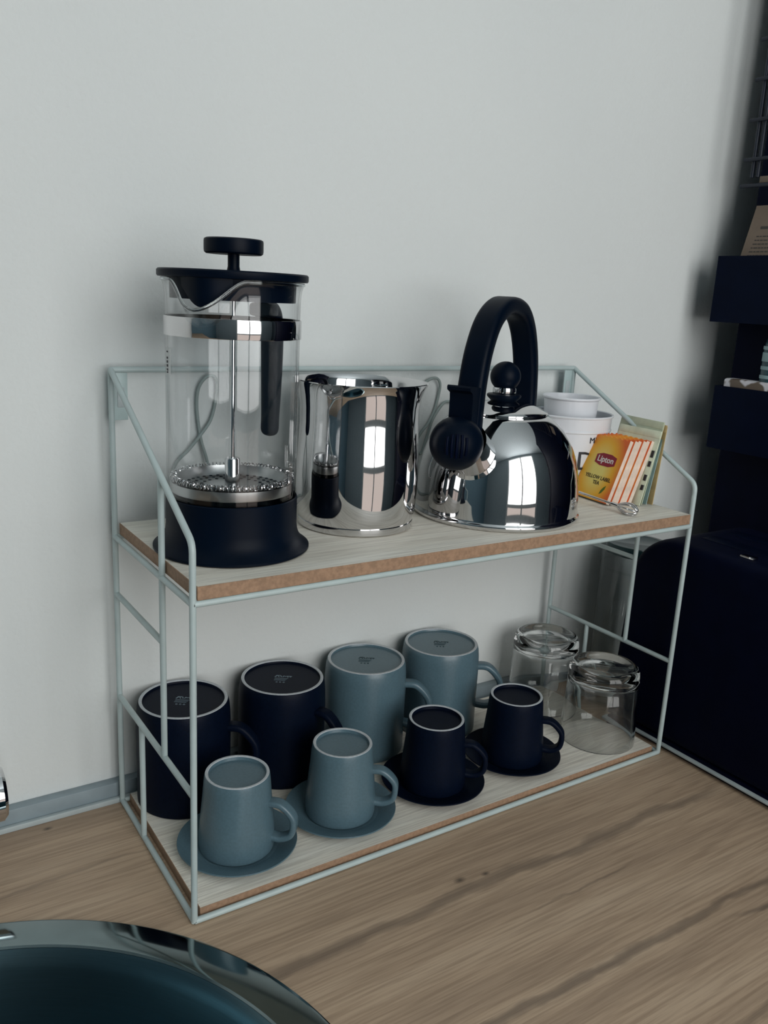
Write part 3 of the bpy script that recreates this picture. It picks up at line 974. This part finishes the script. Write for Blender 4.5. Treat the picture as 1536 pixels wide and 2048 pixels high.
def stamp_mesh():
    """illegible maker's stamp: a slanted script line, three thin lines and three small pictograms"""
    parts = []
    def bar(x, y, w_, h_, rot=0.0):
        b = box(-w_ / 2, w_ / 2, -h_ / 2, h_ / 2, 0, 0.00015)
        b.transform(Matrix.Translation((x, y, 0)) @ Matrix.Rotation(rot, 4, 'Z'))
        parts.append(b)
    for k, (x, y, w_, h_, r_) in enumerate([(-0.0062, 0.0052, 0.0012, 0.0045, -0.5), (-0.0046, 0.0066, 0.0042, 0.0011, 0.1), (-0.0040, 0.0046, 0.0010, 0.0030, 0.5), (-0.0018, 0.0050, 0.0011, 0.0032, 0.3),
                                            (0.0004, 0.0050, 0.0011, 0.0030, -0.4), (0.0022, 0.0052, 0.0018, 0.0011, 0.2), (0.0042, 0.0048, 0.0011, 0.0032, 0.4), (0.0060, 0.0058, 0.0032, 0.0010, 0.0), (0.0072, 0.0048, 0.0010, 0.0026, -0.6)]):
        bar(x, y, w_, h_, r_)
    for k in range(3):
        bar(-0.001 - 0.0006 * k, 0.0010 - 0.0022 * k, 0.0125 - 0.001 * k, 0.0005)
    for k in range(3):
        b = lathe([(0.0010, 0), (0.0010, 0.00015), (0.0006, 0.00015), (0.0006, 0)], 10, True)
        b.transform(Matrix.Translation((-0.0045 + 0.0032 * k, -0.0072, 0)))
        parts.append(b)
    return join(*parts)
MR, MB, MH = 0.0398, 0.0383, 0.0926
me_body, me_ring, me_ear = mug_body(MR, MB, MH, 0.0035, 0.0036), ring_mesh(MB, MH, 0.0036), ear(0.0398, 0.0260, 0.0690, 0.0240, 0.0060, 0.0032)
me_stamp = stamp_mesh()
mug_bodies = {c: me_body.copy() for c in ('dark_cer', 'grey_cer')}
mug_ears = {c: me_ear.copy() for c in ('dark_cer', 'grey_cer')}
stamps = {c: me_stamp.copy() for c in ('stamp_pale', 'stamp_dark')}
for x, y, c, ang, lab in ((0.0470, 0.1475, 'dark_cer', -36, 'upturned dark navy mug standing in the left back corner of the lower board'),
                          (0.1412, 0.1475, 'dark_cer', -62, 'upturned dark navy mug between the other dark mug and the grey mugs'),
                          (0.2320, 0.1478, 'grey_cer', -36, 'upturned blue-grey mug next to the dark mugs in the back row'),
                          (0.3232, 0.1478, 'grey_cer', -36, 'upturned blue-grey mug rightmost in the back row, near the glasses')):
    mg = thing('mug', lab, 'mug', (x, y, BL), math.radians(ang), 'upturned mugs in the back row')
    obj('body', mug_bodies[c], c, mg)
    obj('handle', mug_ears[c], c, mg)
    obj('base_ring', me_ring, 'bisque', mg)
    st = 'stamp_pale' if c == 'dark_cer' else 'stamp_dark'
    obj('maker_stamp', stamps[st], st, mg, (0.0, 0.0, MH - 0.0024), (0, 0, math.radians(-33 - ang)))

# ------------------------------------------------------------------ espresso cups (upside down) on saucers
CR, CB, CH = 0.0290, 0.0258, 0.0650
def cup_body():
    o = [(CR - 0.0010, 0.0), (CR + 0.0004, 0.0010), (CR + 0.0010, 0.004), (CR + 0.0012, 0.012), (CR - 0.0002, 0.028), (CB + 0.0012, 0.047), (CB + 0.0004, 0.058), (CB - 0.0002, CH - 0.0018), (CB - 0.0007, CH - 0.0004),
         (CB - 0.0031, CH - 0.0004), (CB - 0.0038, CH - 0.0030), (0.0, CH - 0.0036)]
    i = [(0.0, CH - 0.007), (CB - 0.007, CH - 0.007), (CB - 0.003, CH - 0.011), (CR - 0.0026, 0.024), (CR - 0.0020, 0.003), (CR - 0.0016, 0.0004)]
    return lathe(o + i, 64, True, angle=40)
cup_b = cup_body()
cup_r = lathe([(CB - 0.0007, CH - 0.0005), (CB - 0.0009, CH), (CB - 0.0027, CH), (CB - 0.0032, CH - 0.0005)], 64, True)
cup_e = ear(0.0272, 0.0120, 0.0420, 0.0195, 0.0052, 0.0025)
sau = lathe([(0.0, 0.0), (0.028, 0.0), (0.0300, 0.0006), (0.040, 0.0034), (0.0466, 0.0062), (0.0478, 0.0070), (0.0476, 0.0080), (0.0462, 0.0078), (0.039, 0.0052), (0.0330, 0.0034), (0.0320, 0.0030), (0.0, 0.0030)], 80)
cbs = {c: cup_b.copy() for c in ('dark_cer', 'grey_cer')}
ces = {c: cup_e.copy() for c in ('dark_cer', 'grey_cer')}
sas = {c: sau.copy() for c in ('dark_cer', 'grey_cer')}
me_well = lathe([(0.0308, 0.0032), (0.0318, 0.0036), (0.0330, 0.0036)], 64)
for k, (x, y, c, ang, lab, lab2) in enumerate((
        (0.0568, 0.0555, 'grey_cer', -42, 'upturned blue-grey espresso cup leftmost in the front row', 'blue-grey saucer leftmost in the front row, behind the front post'),
        (0.1530, 0.0562, 'grey_cer', -38, 'upturned blue-grey espresso cup beside the dark espresso cups', 'blue-grey saucer under the second espresso cup from the left'),
        (0.2506, 0.0545, 'dark_cer', -40, 'upturned dark espresso cup next to the grey espresso cups', 'dark saucer under the second espresso cup from the glasses'),
        (0.3480, 0.0560, 'dark_cer', -45, 'upturned dark espresso cup right beside the drinking glasses', 'dark saucer nearest the drinking glasses'))):
    sc_ = tag(obj('saucer', sas[c], c, None, (x + 0.0012, y + 0.0012, BL)), lab2, 'saucer', 'saucers in the front row')
    cp = thing('espresso_cup', lab, 'cup', (x, y, BL + 0.0031), math.radians(ang), 'upturned espresso cups in the front row')
    obj('body', cbs[c], c, cp)
    obj('handle', ces[c], c, cp)
    obj('base_ring', cup_r, 'bisque', cp)

# ------------------------------------------------------------------ tumblers (upside down)
tum = lathe([(0.0376, 0.0), (0.0382, 0.0006), (0.0379, 0.012), (0.0366, 0.040), (0.0357, 0.062), (0.0358, 0.070), (0.0352, 0.0765), (0.0334, 0.0808), (0.0305, 0.0825), (0.0278, 0.0820), (0.0255, 0.0806), (0.0, 0.0798),
             ], 96, angle=60)
tumi = lathe([(0.0, 0.0676), (0.024, 0.0672), (0.0305, 0.0655), (0.0330, 0.0610), (0.0345, 0.040), (0.0359, 0.012), (0.0364, 0.0006), (0.0376, 0.0)], 96, angle=60)
bm = bmesh.new(); bm.from_mesh(tum); bm.from_mesh(tumi)
bmesh.ops.remove_doubles(bm, verts=bm.verts, dist=1e-6)
bmesh.ops.recalc_face_normals(bm, faces=bm.faces)
tm = bpy.data.meshes.new('tumbler'); bm.to_mesh(tm); bm.free(); smooth(tm, 60)
tag(obj('tumbler', tm, 'tumbler', None, (0.4570, 0.0455, BL + 0.0002)), 'upturned clear glass tumbler standing nearest the right front post', 'glass', 'upturned glass tumblers')
tag(obj('tumbler', tm, 'tumbler', None, (0.4595, 0.1330, BL + 0.0002)), 'upturned clear glass tumbler behind the other tumbler, nearer the wall', 'glass', 'upturned glass tumblers')

# ------------------------------------------------------------------ cord hanging behind the shelf
CY = 0.1845
c1 = [(0.0835, 0.2570), (0.0835, 0.2919), (0.0777, 0.3161), (0.0747, 0.3417), (0.0756, 0.3584), (0.0809, 0.3679), (0.0875, 0.3699), (0.092, 0.3644), (0.0916, 0.3497), (0.0867, 0.3328), (0.0777, 0.3212), (0.0666, 0.3081), (0.0556, 0.2959), (0.05, 0.275), (0.07, 0.262)]
c2 = [(0.26, 0.2590), (0.296, 0.280), (0.3015, 0.3152), (0.3009, 0.34), (0.3046, 0.3556), (0.3136, 0.3642), (0.322, 0.3656), (0.3275, 0.3592), (0.3272, 0.3468), (0.3229, 0.3319), (0.3146, 0.3197), (0.3072, 0.3125), (0.3016, 0.30), (0.31, 0.29), (0.3176, 0.312), (0.3204, 0.3245), (0.3298, 0.3382), (0.3389, 0.342), (0.3584, 0.3385)]
allp = [(x, CY + 0.0015 * math.sin(i * 1.3), z) for i, (x, z) in enumerate(list(reversed(c1)) + [(0.12, 0.2570), (0.19, 0.2565)] + c2)]
tag(obj('cord', tube(catmull(allp, 6), 0.0014, 8), 'cord'), 'thin grey looped cord hanging on the wall behind jug and press', 'cord')

# ------------------------------------------------------------------ storage jar behind the shelf
jr = thing('storage_jar', 'tall clear glass jar with dark teal lid behind the right shelf frame', 'jar', (0.5935, 0.1350, TOP))
obj('body', lathe([(0.0, 0.0), (0.0370, 0.0), (0.0395, 0.003), (0.0398, 0.165), (0.0385, 0.1705), (0.0372, 0.1705), (0.0378, 0.164), (0.0375, 0.006), (0.0, 0.006)], 72), 'jar_glass', jr)
obj('lid', lathe([(0.0, 0.1690), (0.0362, 0.1690), (0.0366, 0.1710), (0.0366, 0.1790), (0.0355, 0.1810), (0.030, 0.1815), (0.0285, 0.1805), (0.0, 0.1805)], 72), 'jar_lid', jr)
obj('neck_ring', lathe([(0.0396, 0.150), (0.0406, 0.1505), (0.0408, 0.1525), (0.0396, 0.153)], 72), 'jar_glass', jr)

# ------------------------------------------------------------------ black toaster
ts = thing('toaster', 'large black rounded toaster with chrome base strip on the worktop at right', 'toaster', (0.508, -0.11, TOP))
TL, TW, TZ, TR_ = 0.186, 0.135, 0.2215, 0.055
out = []
for k in range(13):
    t = math.pi / 2 * k / 12
    out.append((TL - TR_ + TR_ * math.cos(t), TZ - TR_ + TR_ * math.sin(t)))
out2 = [(-a, b) for a, b in reversed(out)]
prof = [(TL + 0.010, 0.010)] + out + out2 + [(-TL - 0.010, 0.010)]
bm = bmesh.new()
bot = [bm.verts.new((0.004, a, b)) for a, b in prof]
f0 = bm.faces.new(bot)
r_ = bmesh.ops.extrude_face_region(bm, geom=[f0])
for v_ in [g for g in r_['geom'] if isinstance(g, bmesh.types.BMVert)]:
    v_.co.x = TW
bmesh.ops.recalc_face_normals(bm, faces=bm.faces)
big = [e for e in bm.edges if any(len(f_.verts) > 6 for f_ in e.link_faces)]
bmesh.ops.bevel(bm, geom=big, offset=0.010, segments=4, affect='EDGES', profile=0.5)
tme = bpy.data.meshes.new('toaster'); bm.to_mesh(tme); bm.free(); smooth(tme, 40)
obj('body', tme, 'black_soft', ts)
obj('base', box(0.006, TW - 0.002, -TL - 0.006, TL + 0.006, 0.0, 0.0105, 0.002), 'black_soft', ts)
obj('base_strip', box(0.0010, TW + 0.002, -TL - 0.0095, TL + 0.0095, 0.0050, 0.0070, 0.0005), 'trim_lip', ts)
obj('slot', box(0.040, 0.062, -0.13, 0.13, TZ - 0.002, TZ + 0.0008, 0.001), 'black_gloss', ts)
obj('slot', box(0.082, 0.104, -0.13, 0.13, TZ - 0.002, TZ + 0.0008, 0.001), 'black_gloss', ts)

obj('lever', box(0.018, 0.026, 0.055, 0.070, TZ - 0.001, TZ + 0.0025, 0.001), 'steel', ts)
# ------------------------------------------------------------------ fridge with hanging boxes
FX, FY = 0.7275, 0.140
fg = thing('fridge', 'tall black fridge side filling the right picture edge', 'fridge', (FX, FY, -0.9))
obj('cabinet', box(0, 0.60, -0.62, 0, 0.03, 1.90, 0.004), 'black_soft', fg)
obj('door', box(0.002, 0.598, -0.665, -0.628, 0.05, 1.90, 0.006), 'black_soft', fg)
for x in (0.05, 0.55):
    for y in (-0.55, -0.06):
        obj('foot', lathe([(0.0, 0.0), (0.022, 0.0), (0.022, 0.008), (0.012, 0.010), (0.012, 0.034)], 20), 'black_soft', fg, (x, y, 0))
def open_box(x0, x1, y0, y1, z0, z1, t=0.003):
    return join(box(x0, x1, y0, y1, z0, z0 + t), box(x0, x0 + t, y0, y1, z0 + t, z1), box(x1 - t, x1, y0, y1, z0 + t, z1), box(x0 + t, x1 - t, y0, y0 + t, z0 + t, z1), box(x0 + t, x1 - t, y1 - t, y1, z0 + t, z1))
def hang(label, x0, y1, z0, z1):
    b = thing('storage_box', label, 'box', (x0, y1, z0), group='black magnetic boxes on the fridge side')
    obj('shell', open_box(0, FX - x0 - 0.002, -0.17, 0, 0, z1 - z0), 'black_gloss', b)
    obj('magnet', box(FX - x0 - 0.002, FX - x0, -0.13, -0.10, 0.02, 0.05), 'black_soft', b)
    return b
hang('upper black box hung on the fridge side, holding a brown card', 0.685, 0.1475, 0.4318, 0.5050)
hang('lower black box hung on the fridge side, holding a spotted packet', 0.685, 0.1280, 0.2876, 0.3603)
# brown card with small print in the upper box
cd = thing('brown_card', 'brown printed card sticking out of the upper black box', 'card')
def card_mesh():
    return prism([(0.0, 0.0), (0.105, 0.0), (0.105, 0.1265), (0.0130, 0.1265)], -0.0006, 0.0006)
cd.matrix_world = basis(Vector((0.05, -1, 0)).normalized(), Vector((0.985, 0.05, -0.16)).normalized(), Vector((0.16, 0.008, 0.987)).normalized(), Vector((0.6895, 0.1370, 0.4355)))
obj('sheet', card_mesh(), 'brown_card', cd)
lines = []
for z_, x0, x1, h_ in ((0.102, 0.024, 0.037, 0.0030),):
    lines.append(box(x0, x1, -0.0008, -0.0005, z_ - h_ / 2, z_ + h_ / 2))
obj('heading', join(*lines), 'card_ink', cd)
for k, x1 in enumerate((0.060, 0.045, 0.037, 0.040, 0.042, 0.060)):
    z_ = 0.0925 - 0.0042 * k
    seg, x = [], 0.0215 - 0.0012 * k
    while x < x1:
        w1 = random.uniform(0.002, 0.005)
        seg.append(box(x, min(x + w1, x1), -0.0008, -0.0005, z_ - 0.0006, z_ + 0.0006))
        x += w1 + 0.0010
    obj('print_line', join(*seg), 'card_ink', cd)
# spotted packet in the lower box
sp = thing('napkin_packet', 'white packet with brown spots in the lower black box', 'packet', (0.690, 0.1215, 0.2909))
obj('wrapper', box(0, 0.017, -0.13, 0, 0, 0.0785, 0.003), 'spotted', sp)
# teal bottle standing in the lower box
bt = thing('teal_bottle', 'dark teal bottle with pale bands cut off by the right edge', 'bottle', (0.7085, 0.0700, 0.2909))
obj('body', lathe([(0.0, 0.0), (0.014, 0.0), (0.0152, 0.002), (0.0152, 0.115), (0.013, 0.126), (0.008, 0.132), (0.008, 0.138), (0.0, 0.138)], 40), 'teal_glass', bt)
for z_, h_ in ((0.082, 0.004), (0.092, 0.004), (0.101, 0.010), (0.114, 0.004)):
    obj('band', lathe([(0.0153, z_), (0.0156, z_ + 0.0004), (0.0156, z_ + h_ - 0.0004), (0.0153, z_ + h_)], 40), 'pale_band', bt)

# wire rack on the fridge side, above the boxes
RX = 0.700
rk = thing('wire_rack', 'dark blue wire rack fixed high on the fridge side, top right corner', 'rack', (RX, 0.0, 0.0))
for y in (0.1325, 0.1255):
    obj('upright', tube([(0.004, y, 0.590), (0.004, y + 0.002, 0.88)], 0.0022, 8), 'rack_blue', rk)
for z_ in (0.5810, 0.6087, 0.6496, 0.6910, 0.7311, 0.7710, 0.8110, 0.8510):
    obj('rod', tube([(0.0, 0.1420, z_), (0.0, 0.1405, z_), (0.0, -0.05, z_)], 0.0022, 8), 'rack_blue', rk)
obj('upright', tube([(0.004, -0.04, 0.579), (0.004, -0.04, 0.88)], 0.0022, 8), 'rack_blue', rk)
for y in (0.10, -0.03):
    for z_ in (0.5810, 0.6910):
        obj('standoff', tube([(0.0, y, z_), (FX - RX, y, z_)], 0.0020, 8), 'rack_blue', rk)
obj('rack_label', box(0.0026, 0.0036, 0.02, 0.1215, 0.5835, 0.5905, 0.0003), 'brown_card', rk)
